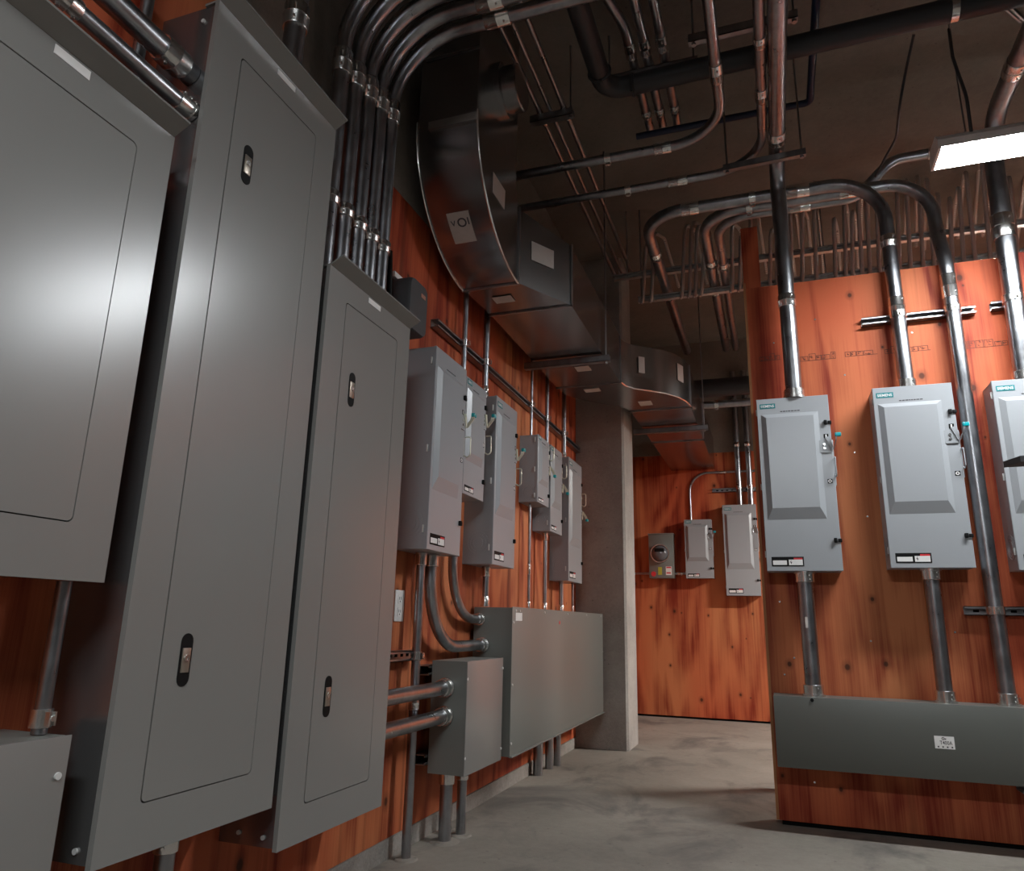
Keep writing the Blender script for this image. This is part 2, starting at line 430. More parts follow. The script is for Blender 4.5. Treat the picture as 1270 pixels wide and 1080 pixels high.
panelboard('grey electrical panel high on the left, its door glowing with a lamp reflection', 0.59, 1.1455, 0.96, 2.009, (0.69, 1.07, 1.051, 1.925), [], (0.83, 0.912, 1.982, 2.003))
panelboard('tallest grey electrical panel, with two black latches on its narrow door', 1.2175, 1.7735, 0.411, 2.484, (1.319, 0.511, 1.674, 2.392), [(1.391, 2.098), (1.396, 0.80)], (1.465, 1.55, 2.456, 2.474))
panelboard('grey electrical panel right of the tallest one, under five conduits', 1.8125, 2.372, 0.294, 2.010, (1.918, 0.39, 2.2765, 1.926), [(1.992, 1.64), (1.995, 0.672)], (2.055, 2.138, 1.984, 2.003))

# ------------------------------------------------------------------ safety switches
def switch(label, w, h, d, loc, rotz, logo=True, lever='up', lever_mat=None, emb=True, mat=None, group=None, knock=True, teal_dir=1, depth_emb=0.016, detail=True):
    mat = mat or M_DISC
    t = thing('safety_switch', label, 'electrical switch', loc, rotz, group, world=False)
    f = -d
    MB().box(0.003, 0, 0.003, w - 0.003, f + 0.012, h - 0.003, bev=0.002).build('enclosure', mat, t)
    m = MB()
    x0, x1, z0, z1 = 0.055 * w, 0.85 * w, 0.285 * h, 0.905 * h
    R0 = [(0, f + 0.013, 0), (w, f + 0.013, 0), (w, f + 0.013, h), (0, f + 0.013, h)]
    R0b = [(0, f + 0.002, 0), (w, f + 0.002, 0), (w, f + 0.002, h), (0, f + 0.002, h)]
    e = 0.002
    R1 = [(e, f, e), (w - e, f, e), (w - e, f, h - e), (e, f, h - e)]
    R2 = [(x0, f, z0), (x1, f, z0), (x1, f, z1), (x0, f, z1)]
    de = depth_emb
    R3 = [(x0 + 0.026, f - de, z0 + 0.065 * h), (x1 - 0.028, f - de, z0 + 0.065 * h), (x1 - 0.024, f - de, z1 - 0.022), (x0 + 0.024, f - de, z1 - 0.022)]
    door = m.loft([R0, R0b, R1, R2, R3]).build('door', mat, t, ang=8)
    if logo:
        nx0, nx1, nz0, nz1 = 0.045 * w, 0.265 * w, 0.940 * h, 0.940 * h + 0.026
        npl = MB().box(nx0, f - 0.0012, nz0, nx1, f + 0.001, nz1).build('nameplate', M_TEALP, t, smooth=False)
        MB().text('SIEMENS', (nx0 + 0.005, f - 0.0012, nz0 + 0.006), (min(0.93, (nx1 - nx0 - 0.01) / 0.072), 0, 0), (0, 0, 1), 0.014, depth=0.0006).build('lettering', M_WHITE, npl, smooth=False)
    # faint printed line beside the nameplate
    m = MB(); xx = 0.33 * w
    while xx < 0.6 * w:
        ww = random.uniform(0.006, 0.014); m.box(xx, f - 0.0007, 0.915 * h, xx + ww, f + 0.001, 0.915 * h + 0.005); xx += ww + 0.0025
    m.build('printed_line', M_INK if mat is M_DISC else M_WHITE, t, smooth=False)
    # warning label
    lw0, lw1, lz0, lz1 = 0.07 * w, 0.50 * w, 0.026 * h, 0.078 * h
    wl = MB().box(lw0, f - 0.001, lz0, lw1, f + 0.001, lz1).build('warning_label', M_BLACK, t, smooth=False)
    lh = lz1 - lz0; lm = lw0 + 0.5 * (lw1 - lw0)
    MB().box(lw0 + 0.006, f - 0.0016, lz0 + 0.15 * lh, lm - 0.004, f, lz0 + 0.62 * lh).build('label_panel', M_WHITE, wl, smooth=False)
    MB().box(lm + 0.005, f - 0.0016, lz0 + 0.12 * lh, lw1 - 0.006, f, lz0 + 0.70 * lh).build('label_panel', M_WHITE, wl, smooth=False)
    MB().box(lm + 0.028, f - 0.0017, lz0 + 0.70 * lh, lw1 - 0.006, f, lz0 + 0.88 * lh).build('danger_strip', M_RED, wl, smooth=False)
    bx, bz = lm + 0.014, lz0 + 0.2 * lh
    MB().prism([(bx + 0.001, f - 0.0017, bz), (bx + 0.006, f - 0.0017, bz + 0.24 * lh), (bx + 0.001, f - 0.0017, bz + 0.26 * lh), (bx + 0.004, f - 0.0017, bz + 0.5 * lh), (bx - 0.004, f - 0.0017, bz + 0.2 * lh), (bx, f - 0.0017, bz + 0.19 * lh)], (0, -0.0004, 0)).build('bolt_symbol', M_INK, wl, smooth=False)
    # latches
    for zz in (0.835 * h, 0.165 * h):
        MB().box(w - 0.03, f - 0.014, zz - 0.011, w - 0.015, f, zz + 0.011, bev=0.003).box(w - 0.012, f - 0.006, zz - 0.008, w + 0.006, f + 0.02, zz + 0.008, bev=0.002).build('latch', M_BLACK, t)
    # on and off marks
    for zz, on in ((0.755 * h, True), (0.495 * h, False)):
        k = MB().box(w - 0.035, f - 0.001, zz - 0.011, w - 0.013, f + 0.001, zz + 0.011).build('position_mark', M_BLACK, t, smooth=False)
        if on: MB().box(w - 0.027, f - 0.0016, zz - 0.008, w - 0.021, f, zz + 0.008).build('mark_bar', M_WHITE, k, smooth=False)
        else: MB().ring((w - 0.024, f - 0.0008, zz), (0, -1, 0), 0.0038, 0.0085, 0.0008, 18).build('mark_ring', M_WHITE, k, smooth=False)
    for zz in (0.925 * h, 0.48 * h, 0.095 * h):
        MB().box(-0.005, f + 0.018, zz - 0.016, 0.004, f + 0.024, zz + 0.016, bev=0.001).build('hinge_tab', M_LIGHT, t)
    if knock:
        m = MB()
        for r in (0.026, 0.042, 0.056):
            if r < d * 0.42: m.ring((0.0035, -d * 0.5, 0.10 * h + 0.02), (-1, 0, 0), r - 0.0015, r + 0.0015, 0.0018, 24)
        if m.v: m.build('knockout', mat, t)
    # operating handle on the right side
    hz = 0.70 * h if lever == 'up' else 0.585 * h
    hb = MB()
    pts = [(w - 0.052 + 0.024 * math.cos(a), hz - 0.004 + 0.032 * math.sin(a)) for a in [PI / 2 + PI * k / 10 for k in range(11)]] + [(w - 0.004, hz - 0.036), (w - 0.004, hz + 0.028)]
    hb.prism([(x, f + 0.0005, z) for x, z in pts], (0, -0.006, 0))
    hs = hb.build('handle_base', mat, t)
    MB().cyl((w - 0.036, f - 0.006, hz + 0.006), (w - 0.036, f - 0.009, hz + 0.006), 0.006, 12).cyl((w - 0.036, f - 0.006, hz - 0.014), (w - 0.036, f - 0.009, hz - 0.014), 0.006, 12).build('pivot_pin', M_BRIGHT, hs)
    s = 1 if lever == 'up' else -1
    lv = MB()
    a0 = Vector((w + 0.004, f - 0.004, hz - 0.02 * s)); a1 = Vector((w + 0.016, f - 0.028, hz + 0.02 * s)); a2 = Vector((w + 0.020, f - 0.034, hz + 0.052 * s))
    for (p, q) in ((a0, a1), (a1, a2)):
        lv.loft([[p + Vector((0, 0.009, 0)), p + Vector((0.004, 0.009, 0)), p + Vector((0.004, -0.009, 0)), p + Vector((0, -0.009, 0))],
                 [q + Vector((0, 0.009, 0)), q + Vector((0.004, 0.009, 0)), q + Vector((0.004, -0.009, 0)), q + Vector((0, -0.009, 0))]])
    lv.loft([[Vector((w - 0.03, f - 0.004, hz + 0.04 * s)), Vector((w - 0.008, f - 0.004, hz + 0.045 * s)), Vector((w + 0.004, f - 0.004, hz - 0.012 * s)), Vector((w - 0.006, f - 0.004, hz - 0.022 * s))],
             [Vector((w - 0.03, f - 0.011, hz + 0.04 * s)), Vector((w - 0.008, f - 0.011, hz + 0.045 * s)), Vector((w + 0.004, f - 0.011, hz - 0.012 * s)), Vector((w - 0.006, f - 0.011, hz - 0.022 * s))]])
    lo = lv.build('handle_lever', lever_mat or M_CREAM, t, smooth=False)
    MB().box(w + 0.014, f - 0.042, hz + 0.044 * s - 0.008, w + 0.042, f - 0.024, hz + 0.044 * s + 0.011, bev=0.003).build('handle_grip', M_TEAL, lo)
    # padlock loop that stands out below the handle
    cz = hz - 0.11 * s
    lp = [(w + 0.004, f - 0.002 + 0.0, cz + 0.045), (w + 0.006, f - 0.030, cz + 0.045), (w + 0.006, f - 0.030, cz - 0.040), (w + 0.006, f - 0.016, cz - 0.052), (w + 0.004, f + 0.004, cz - 0.040)]
    MB().tube(path(lp, 0.008, 4), 0.0032, 8).tube([(w + 0.003, f + 0.004, cz + 0.045), (w + 0.003, f + 0.004, cz - 0.04)], 0.0032, 8).build('padlock_loop', lever_mat or M_CREAM, t)
    MB().box(w - 0.003, f + 0.008, hz - 0.20, w + 0.006, f + 0.05, hz + 0.03, bev=0.002).build('handle_guide', mat, t)
    return t
L90 = PI / 2
switch('large grey safety switch nearest on the left wall, beside the third panel', 0.335, 0.88, 0.165, (WX, 2.677, 1.18), L90, logo=False, mat=M_DISC)
switch('short grey safety switch tucked behind the nearest large one on the left wall', 0.262, 0.575, 0.145, (WX, 3.06, 1.477), L90)
switch('large grey safety switch, third along the left wall, below the second tall conduit', 0.328, 0.882, 0.165, (WX, 3.42, 1.179), L90)
switch('small grey safety switch, fourth along the left wall, highest bottom edge', 0.245, 0.435, 0.125, (WX, 4.275, 1.631), L90, lever='down')
switch('medium grey safety switch, second last along the left wall toward the column', 0.28, 0.583, 0.125, (WX, 4.56, 1.484), L90, lever='down')
switch('large grey safety switch nearest the concrete column on the left wall', 0.378, 0.885, 0.14, (WX, 4.963, 1.187), L90, lever='down')
DF = PY - 3.833
switch('grey safety switch at the left edge of the plywood partition', 0.344, 0.881, DF, (-0.029, PY, 1.171), 0, lever_mat=M_DISC)
switch('grey safety switch in the middle of the partition, with a conduit passing at its right', 0.347, 0.882, DF, (0.519, PY, 1.184), 0, lever_mat=M_DISC)
switch('grey safety switch cut by the right photo edge, behind the dark bracket', 0.345, 0.885, DF, (1.03, PY, 1.173), 0, lever_mat=M_DISC)
switch('tall grey safety switch on the far back wall, half hidden by the partition', 0.333, 0.922, 0.12, (-0.462, BY, 1.208), 0, lever_mat=M_DISC)
switch('smaller grey safety switch on the far back wall, beside the meter', 0.28, 0.606, 0.12, (-0.857, BY, 1.38), 0, lever_mat=M_DISC)

# ------------------------------------------------------------------ boxes and troughs
def screws(t, pts, mat=M_LIGHT, axis=(1, 0, 0), r=0.006, name='cover_screw'):
    for p in pts:
        p = Vector(p); MB().cyl(p, p + Vector(axis) * 0.004, r, 10).build(name, mat, t)
# long wireway under the left switches
t = thing('wireway_trough', 'long grey wireway box low on the left wall under the safety switches', 'wireway', (WX, 3.55, 0.268))
TX = -1.253
MB().box(WX + 0.021, 3.555, 0.270, TX - 0.004, 5.618, 0.972).build('wireway_body', M_TROUGH, t, smooth=False)
MB().box(TX - 0.004, 3.55, 0.268, TX, 5.62, 0.976, bev=0.0015).box(TX - 0.004, 3.55, 0.268, TX + 0.012, 5.62, 0.274).build('front_cover', M_TROUGH, t)
screws(t, [(TX, y, z) for z in (0.958,) for y in (3.60, 3.66, 4.1, 4.6, 5.1, 5.55)] + [(TX, 3.565, z) for z in (0.90, 0.60, 0.33)] + [(TX, 5.605, 0.7)])
MB().box(TX, 3.60, 0.908, TX + 0.001, 3.70, 0.948).build('maker_label', M_WHITE, t, smooth=False)
MB().cyl((TX, 4.417, 0.904), (TX + 0.001, 4.417, 0.904), 0.011, 14).build('red_dot', M_RED, t)
# square pull box in front of it, on struts
SX0, SX1 = -1.43, -1.262
t = thing('pull_box', 'grey pull box low on the left wall in front of the long wireway', 'junction box', (SX0, 3.012, 0.274))
MB().box(SX0, 3.014, 0.276, SX1 - 0.004, 3.453, 0.731).build('box_body', M_TROUGH, t, smooth=False)
MB().box(SX1 - 0.003, 3.012, 0.274, SX1, 3.455, 0.733, bev=0.001).build('front_cover', M_PANEL, t)
screws(t, [(SX1, 3.445, 0.685), (SX1, 3.445, 0.325), (SX1 - 0.003, 3.018, 0.66), (SX1 - 0.003, 3.018, 0.345)])
# box at the lower left corner
t = thing('pull_box', 'grey box cut by the lower left photo corner, beneath the first panel', 'junction box', (WX, 0.55, 0.15))
MB().box(WX, 0.552, 0.152, -1.304, 1.135, 0.669).build('box_body', M_TROUGH, t, smooth=False)
MB().box(-1.304, 0.55, 0.15, -1.30, 1.137, 0.671, bev=0.001).build('front_cover', M_PANEL, t)
screws(t, [(-1.30, 1.118, 0.60), (-1.30, 1.118, 0.38)], r=0.007)
# wireway across the partition
t = thing('wireway_trough', 'long grey wireway box across the plywood partition, marked with a white T400A label', 'wireway', (-0.038, PY, 0.296))
WY = 3.76
WZ0, WZ1 = 0.288, 0.594
WF = 3.80
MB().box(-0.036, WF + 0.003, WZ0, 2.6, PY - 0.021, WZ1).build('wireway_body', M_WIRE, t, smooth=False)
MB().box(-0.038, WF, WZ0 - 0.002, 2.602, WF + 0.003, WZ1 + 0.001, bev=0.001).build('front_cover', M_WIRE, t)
lb = MB().box(0.612, WF - 0.001, 0.412, 0.688, WF, 0.463).build('rating_label', M_WHITE, t, smooth=False)
MB().text('T400A', (0.632, WF - 0.0012, 0.429), (0.8, 0, 0), (0, 0, 1), 0.0155, depth=0.0004).build('lettering', M_INK, lb, off=t.location, smooth=False)
mm = MB().ring((0.646, WF - 0.001, 0.4535), (0, -1, 0), 0.003, 0.006, 0.0005, 14).ring((0.655, WF - 0.001, 0.452), (0, -1, 0), 0.0, 0.003, 0.0005, 8)
for k in range(4): mm.box(0.622 + k * 0.0175, WF - 0.0013, 0.4165, 0.628 + k * 0.0175, WF - 0.0008, 0.4225)
mm.build('symbol_row', M_INK, lb, off=t.location, smooth=False)
screws(t, [(0.13, WF, 0.583)], axis=(0, -1, 0), r=0.008, mat=M_BLACK)

# power meter on the back wall
t = thing('power_meter', 'grey electricity meter box with a round glass dial on the back wall', 'meter', (-1.237, BY, 1.382))
MF = BY - 0.12
MB().box(-1.237, MF + 0.004, 1.382, -0.978, BY, 1.846, bev=0.004).box(-1.243, MF - 0.002, 1.836, -0.972, BY, 1.850, bev=0.003).build('meter_enclosure', M_TROUGH, t)
c = Vector((-1.115, MF + 0.004, 1.635))
MB().ring(c, (0, -1, 0), 0.086, 0.098, 0.04, 32).build('meter_ring', M_BRIGHT, t)
pr = [(0.0, 0.075), (0.03, 0.074), (0.06, 0.064), (0.078, 0.045), (0.086, 0.02), (0.087, 0.0)]
m = MB(); loops = []
for r, y in reversed(pr):
    loops.append([c + Vector((max(r, 0.0008) * math.cos(2 * PI * k / 28), -y, max(r, 0.0008) * math.sin(2 * PI * k / 28))) for k in range(28)])
dial = m.loft(loops).build('meter_dial', plain('meter_face', (0.12, 0.12, 0.13), 0.12), t)
MB().box(-1.165, c.y - 0.0795, 1.650, -1.065, c.y - 0.058, 1.685, bev=0.003).build('display', M_BLACK, dial, off=t.location)
MB().cyl((-1.19, MF + 0.004, 1.425), (-1.19, MF + 0.0025, 1.425), 0.026, 18).build('red_dot', M_RED, t)
MB().box(-1.142, MF + 0.0025, 1.415, -1.102, MF + 0.004, 1.495).build('yellow_tag', M_YELLOW, t, smooth=False)
dl = MB().box(-1.062, MF + 0.0025, 1.412, -1.0, MF + 0.004, 1.502).build('danger_label', M_WHITE, t, smooth=False)
MB().box(-1.056, MF + 0.002, 1.484, -1.006, MF + 0.003, 1.498).box(-1.056, MF + 0.002, 1.428, -1.012, MF + 0.003, 1.442).build('red_band', M_RED, dl, off=t.location, smooth=False)

# outlet, dark plastic device
t = thing('wall_outlet', 'white duplex outlet on the red plywood beside the third panel', 'outlet', (WX, 2.77, 0.956))
MB().box(WX, 2.733, 0.893, WX + 0.006, 2.812, 1.020, bev=0.002).build('cover_plate', M_WHITE, t)
for zz in (0.984, 0.932):
    r = MB().loft([[to3(2.7725 + p[0], zz + p[1], WX + 0.0055) for p in rrect(-0.017, -0.019, 0.017, 0.019, 0.008)], [to3(2.7725 + p[0], zz + p[1], WX + 0.008) for p in rrect(-0.017, -0.019, 0.017, 0.019, 0.008)]]).build('socket', M_WHITE, t)
    MB().box(WX + 0.0078, 2.764, zz - 0.003, WX + 0.0084, 2.767, zz + 0.009).box(WX + 0.0078, 2.778, zz - 0.003, WX + 0.0084, 2.781, zz + 0.009).cyl((WX + 0.0078, 2.7725, zz - 0.010), (WX + 0.0084, 2.7725, zz - 0.010), 0.003, 8).build('slots', M_BLACK, r, off=t.location, smooth=False)
t = thing('equipment_box', 'dark grey plastic equipment box with a small orange label above the nearest safety switch', 'box', (WX, 2.50, 2.085))
m = MB(); P = rrect(2.50, 2.085, 2.665, 2.325, 0.035, 5)
m.loft([[to3(a, b, WX) for a, b in P], [to3(a, b, -1.385) for a, b in P], [to3(a * 0.94 + 2.5825 * 0.06, b * 0.95 + 2.205 * 0.05, -1.37) for a, b in P]]).build('casing', M_DKGREY, t)
MB().box(-1.371, 2.60, 2.262, -1.369, 2.64, 2.280).build('name_label', M_ORANGE, t, smooth=False)
MB().box(-1.47, 2.50, 2.326, -1.45, 2.62, 2.350).build('paper_tag', M_WHITE, t, smooth=False)

# ------------------------------------------------------------------ conduits
def conduit(label, pts, r, rad=0.2, cpl=(), con=(), strap=(), group=None, mat=None, name='conduit', cat='conduit', part='pipe', seg=16, n=10, lp=1.22, cm=None):
    """cpl: couplings (centre, axis, length); con: end connectors (end point, axis into the pipe); strap: (centre, axis, back direction)"""
    mat = mat or M_GALV; cm = cm or M_BRIGHT
    t = thing(name, label, cat, pts[0], 0, group)
    MB().tube(path(pts, rad, n), r, seg).build(part, mat, t)
    for c, ax, L in cpl:
        c = Vector(c); a = Vector(ax).normalized(); rr = r * lp
        m = MB().tube([c - a * L / 2, c - a * (L / 2 - 0.004), c - a * 0.003, c, c + a * 0.003, c + a * (L / 2 - 0.004), c + a * L / 2], [rr * 0.95, rr, rr, rr * 1.05, rr, rr, rr * 0.95], seg)
        sd = a.orthogonal().normalized() if abs(a.z) < 0.9 else Vector((0.5, -0.85, 0))
        if abs(a.z) < 0.9: sd = Vector((0.2, -0.4, -1)); sd = (sd - a * sd.dot(a)).normalized()
        for q in (-L * 0.3, L * 0.3): m.cyl(c + a * q + sd * rr * 0.9, c + a * q + sd * (rr + 0.006), 0.0045, 8)
        m.build('coupling', cm, t)
    for c, ax in con:
        c = Vector(c); a = Vector(ax).normalized(); rr = r * 1.25
        m = MB().tube([c, c + a * 0.010, c + a * 0.0105, c + a * 0.05, c + a * 0.052], [rr * 1.14, rr * 1.14, rr, rr, rr * 0.93], seg)
        sd = Vector((0.5, -0.85, 0)) if abs(a.z) > 0.9 else Vector((0.5, 0, 0.85)) if abs(a.y) > 0.9 else Vector((0, -0.8, -0.6))
        for q in (0.02, 0.038): m.cyl(c + a * q + sd * rr * 0.9, c + a * q + sd * (rr + 0.005), 0.004, 8)
        m.build('connector', cm, t)
    for c, ax, bk in strap:
        c = Vector(c); a = Vector(ax).normalized(); b = Vector(bk).normalized(); sd = a.cross(b)
        m = MB().tube([c - a * 0.017, c + a * 0.017], r + 0.005, seg)
        f = c - b * (r + 0.001)
        m.cyl(f - sd * 0.0, f - b * 0.016, 0.005, 8)
        e = c - b * (r + 0.004)
        for q in (-0.004, 0.004):
            p = e + sd * q * 1.5
            m.loft([[p - a * 0.013 - sd * 0.002, p + a * 0.013 - sd * 0.002, p + a * 0.013 + sd * 0.002, p - a * 0.013 + sd * 0.002],
                    [p - a * 0.013 - sd * 0.002 - b * 0.012, p + a * 0.013 - sd * 0.002 - b * 0.012, p + a * 0.013 + sd * 0.002 - b * 0.012, p - a * 0.013 + sd * 0.002 - b * 0.012]])
        m.build('strap_clamp', cm, t)
    return t
Z = (0, 0, 1); X = (1, 0, 0); Y = (0, 1, 0); NX = (-1, 0, 0); NY = (0, -1, 0); NZ = (0, 0, -1)

# horizontal pair into the second panel, above the first
conduit('slimmer galvanised conduit running above the first panel into the tallest one', [(-1.335, -0.6, 2.150), (-1.335, 1.222, 2.150)], 0.021, con=[((-1.335, 1.2215, 2.15), NY)], cpl=[((-1.335, 0.86, 2.15), Y, 0.06)])
conduit('thicker galvanised conduit running above the first panel into the tallest one', [(-1.355, -0.6, 2.268), (-1.355, 1.222, 2.268)], 0.030, con=[], cpl=[((-1.355, 1.155, 2.268), Y, 0.075)])
conduit('thin vertical conduit on the wall behind the two horizontal conduits at upper left', [(-1.44, 1.13, 2.02), (-1.44, 1.13, 3.2)], 0.016, cpl=[((-1.44, 1.13, 2.335), Z, 0.05)])
conduit('thin conduit with a strap between the first panel and the lower left box', [(-1.36, 1.113, 0.671), (-1.36, 1.113, 0.961)], 0.0145, strap=[((-1.36, 1.113, 0.70), Z, NX)])
conduit('conduit leaving the underside of the tallest panel', [(-1.39, 1.52, 0.0), (-1.39, 1.52, 0.412)], 0.023, con=[((-1.39, 1.52, 0.411), NZ)])
conduit('dark conduit rising from the top of the tallest panel', [(-1.36, 1.60, 2.484), (-1.36, 1.60, 3.9)], 0.034, con=[((-1.36, 1.60, 2.486), Z)], cpl=[((-1.36, 1.60, 2.80), Z, 0.09)])

# five conduits above the third panel, sweeping over to the right
where = ('nearest the tallest panel', 'second from the tallest panel', 'third in the row of five', 'fourth in the row of five', 'nearest the sheet metal duct')
ys = (1.925, 2.02, 2.115, 2.205, 2.295)
for i, y in enumerate(ys):
    zt = 3.315
    ex = 4.299
    conduit('conduit sweeping from the third panel to the ceiling, ' + where[i], [(-1.40, y, 2.0105), (-1.40, y, zt), (ex, y, zt)], 0.030, 0.32, n=16,
            con=[], cpl=[((-1.40, y, 2.34), Z, 0.05), ((-1.40, y, 2.91 + 0.015 * i), Z, 0.10), ((-0.93, y, zt), X, 0.11)], group='conduits above the third panel')

# conduits to the tops of the left switches
SC = -1.4285
def strapz(y, r, z=2.289): return [((SC, y, z), Z, NX)]
conduit('thin conduit rising from the short safety switch to behind the duct', [(SC, 3.215, 2.052), (SC, 3.215, 3.3)], 0.0135, con=[((SC, 3.215, 2.052), Z)], strap=strapz(3.215, 0.0135))
conduit('conduit rising from the third safety switch on the left wall to behind the duct', [(SC, 3.515, 2.061), (SC, 3.515, 3.3)], 0.0175, con=[((SC, 3.515, 2.061), Z)], strap=strapz(3.515, 0.0175), cpl=[((SC, 3.515, 2.135), Z, 0.03)])
conduit('thinnest conduit rising from the small fourth safety switch', [(SC, 4.335, 2.066), (SC, 4.335, 3.3)], 0.0095, strap=strapz(4.335, 0.0095))
conduit('conduit rising from the medium safety switch second last before the column', [(SC, 4.685, 2.067), (SC, 4.685, 3.3)], 0.0135, strap=strapz(4.685, 0.0135))
conduit('thicker conduit rising from the safety switch nearest the column', [(SC, 5.125, 2.072), (SC, 5.125, 3.3)], 0.0175, strap=strapz(5.125, 0.0175), cpl=[((SC, 5.125, 2.11), Z, 0.06)])
# below the switches
def collar(t, x, y, r):
    MB().tube([(x, y, 0.0), (x, y, 0.006), (x, y, 0.0075)], [r * 2.4, r * 2.1, r * 1.2], 22).build('mortar_collar', M_FLOOR, t)
t = conduit('straight conduit dropping from the nearest large switch down to the floor', [(-1.415, 2.823, 0.0), (-1.415, 2.823, 1.181)], 0.0185, con=[((-1.415, 2.823, 1.18), NZ)], strap=[((-1.415, 2.823, 0.757), Z, NX)], cpl=[((-1.415, 2.823, 0.575), Z, 0.055)])
collar(t, -1.415, 2.823, 0.02)
conduit('curved conduit sweeping from the nearest large switch into the wireway end', [(-1.41, 2.91, 1.181), (-1.41, 2.91, 0.786), (-1.41, 3.551, 0.786)], 0.026, 0.30, n=18, con=[((-1.41, 2.91, 1.18), NZ), ((-1.41, 3.55, 0.786), NY)])
conduit('curved conduit sweeping from the short switch into the upper wireway end', [(-1.43, 3.185, 1.478), (-1.43, 3.185, 0.912), (-1.43, 3.551, 0.912)], 0.022, 0.26, n=18, con=[((-1.43, 3.185, 1.477), NZ), ((-1.43, 3.55, 0.912), NY)])
conduit('short conduit stub between the third switch and the wireway top', [(-1.41, 3.568, 0.976), (-1.41, 3.568, 1.18)], 0.0165, con=[((-1.41, 3.568, 0.975), Z), ((-1.41, 3.568, 1.179), NZ)])
conduit('thin conduit stub between the small fourth switch and the wireway top', [(SC, 4.335, 0.973), (SC, 4.335, 1.632)], 0.0095, con=[((SC, 4.335, 0.973), Z)], cpl=[((SC, 4.335, 1.22), Z, 0.06)])
conduit('conduit stub between the medium switch and the wireway top', [(-1.42, 4.645, 0.973), (-1.42, 4.645, 1.485)], 0.0140, con=[((-1.42, 4.645, 0.973), Z), ((-1.42, 4.645, 1.484), NZ)])
conduit('thicker conduit stub under the switch nearest the column', [(-1.42, 5.04, 0.973), (-1.42, 5.04, 1.188)], 0.0165, con=[((-1.42, 5.04, 0.973), Z)])
conduit('thin conduit stub under the switch nearest the column, on the column side', [(-1.405, 5.30, 0.973), (-1.405, 5.30, 1.188)], 0.0085, con=[((-1.405, 5.30, 0.973), Z)])
# horizontal pair between third panel and pull box
conduit('upper of two thick conduits joining the third panel to the pull box', [(-1.36, 2.366, 0.622), (-1.36, 3.014, 0.622)], 0.029, con=[((-1.36, 3.013, 0.622), NY)])
conduit('lower of two thick conduits joining the third panel to the pull box', [(-1.36, 2.366, 0.508), (-1.36, 3.014, 0.508)], 0.029, con=[((-1.36, 3.013, 0.508), NY)])
for x, y, r, top, lab in ((-1.376, 3.096, 0.027, 0.276, 'thicker conduit standing on the floor under the pull box'), (-1.352, 3.211, 0.021, 0.276, 'thinner conduit standing on the floor under the pull box'),
                          (-1.435, 4.592, 0.030, 0.271, 'nearest of three floor conduits under the long wireway'), (-1.431, 4.818, 0.026, 0.271, 'middle one of three floor conduits under the long wireway'), (-1.414, 4.946, 0.024, 0.271, 'farthest of three floor conduits under the long wireway')):
    t = conduit(lab, [(x, y, 0.0), (x, y, top)], r, con=[((x, y, top), NZ)] if 'pull' in lab else [])
    if 'pull' in lab: collar(t, x, y, r)

# partition conduits
conduit('thick conduit rising from the left partition switch and turning overhead toward the viewer', [(0.16, 3.875, 2.052), (0.16, 3.868, 3.40), (0.17, 0.6, 3.40)], 0.041, 0.16, n=12,
        con=[((0.16, 3.875, 2.051), Z)], cpl=[((0.16, 3.872, 2.60), Z, 0.07), ((0.162, 3.55, 3.40), Y, 0.10)], lp=1.12)
t = conduit('conduit from the left partition switch down to the wireway', [(0.143, 3.885, 0.594), (0.143, 3.885, 1.172)], 0.036, con=[((0.143, 3.885, 1.171), NZ), ((0.143, 3.885, 0.594), Z)])
MB().box(0.128, 3.846, 0.905, 0.139, 3.850, 0.955).build('paper_tag', M_TAN, t, smooth=False)
conduit('conduit rising from the middle partition switch and bending left overhead', [(0.688, 3.905, 2.066), (0.688, 3.95, 3.30), (-0.61, 3.95, 3.30), (-0.61, 6.3, 3.30)], 0.036, [0.27, 0.24], n=14,
        con=[((0.688, 3.905, 2.065), Z)], cpl=[((0.688, 3.922, 2.52), Z, 0.10), ((0.688, 3.936, 2.90), Z, 0.07), ((0.26, 3.95, 3.30), X, 0.13), ((-0.61, 4.45, 3.30), Y, 0.09), ((-0.61, 5.1, 3.30), Y, 0.05), ((-0.33, 3.95, 3.30), X, 0.1)], strap=[((0.688, 3.920, 2.474), Z, Y), ((0.02, 3.95, 3.30), X, Z)], lp=1.1)
conduit('conduit from the middle partition switch down to the wireway', [(0.69, 3.885, 0.594), (0.69, 3.885, 1.185)], 0.033, con=[((0.69, 3.885, 1.184), NZ), ((0.69, 3.885, 0.594), Z)])
conduit('long conduit passing right of the middle switch from wireway to overhead bend', [(0.935, 3.905, 0.594), (0.935, 3.922, 2.74), (0.935, 4.025, 3.0), (0.935, 4.025, 3.29), (-0.27, 4.025, 3.29), (-0.27, 6.3, 3.29)], 0.034, [0.3, 0.3, 0.25, 0.22], n=14,
        con=[((0.935, 3.905, 0.594), Z)], cpl=[((0.935, 3.921, 2.60), Z, 0.13), ((0.53, 4.025, 3.29), X, 0.09), ((-0.27, 4.65, 3.29), Y, 0.09), ((-0.27, 5.1, 3.29), Y, 0.05)], strap=[((0.935, 3.920, 2.478), Z, Y), ((0.935, 3.909, 0.998), Z, Y), ((0.0, 4.025, 3.29), X, Z)], lp=1.1)
conduit('lowest of three overhead conduits, stepping up to the right behind the lamp', [(1.9, 4.095, 3.49), (0.78, 4.095, 3.49), (0.58, 4.095, 3.285), (-0.19, 4.095, 3.285), (-0.19, 6.3, 3.285)], 0.028, [0.15, 0.15, 0.2], n=12,
        cpl=[((0.28, 4.095, 3.285), X, 0.11), ((-0.19, 4.70, 3.285), Y, 0.09), ((1.0, 4.095, 3.49), X, 0.08)])
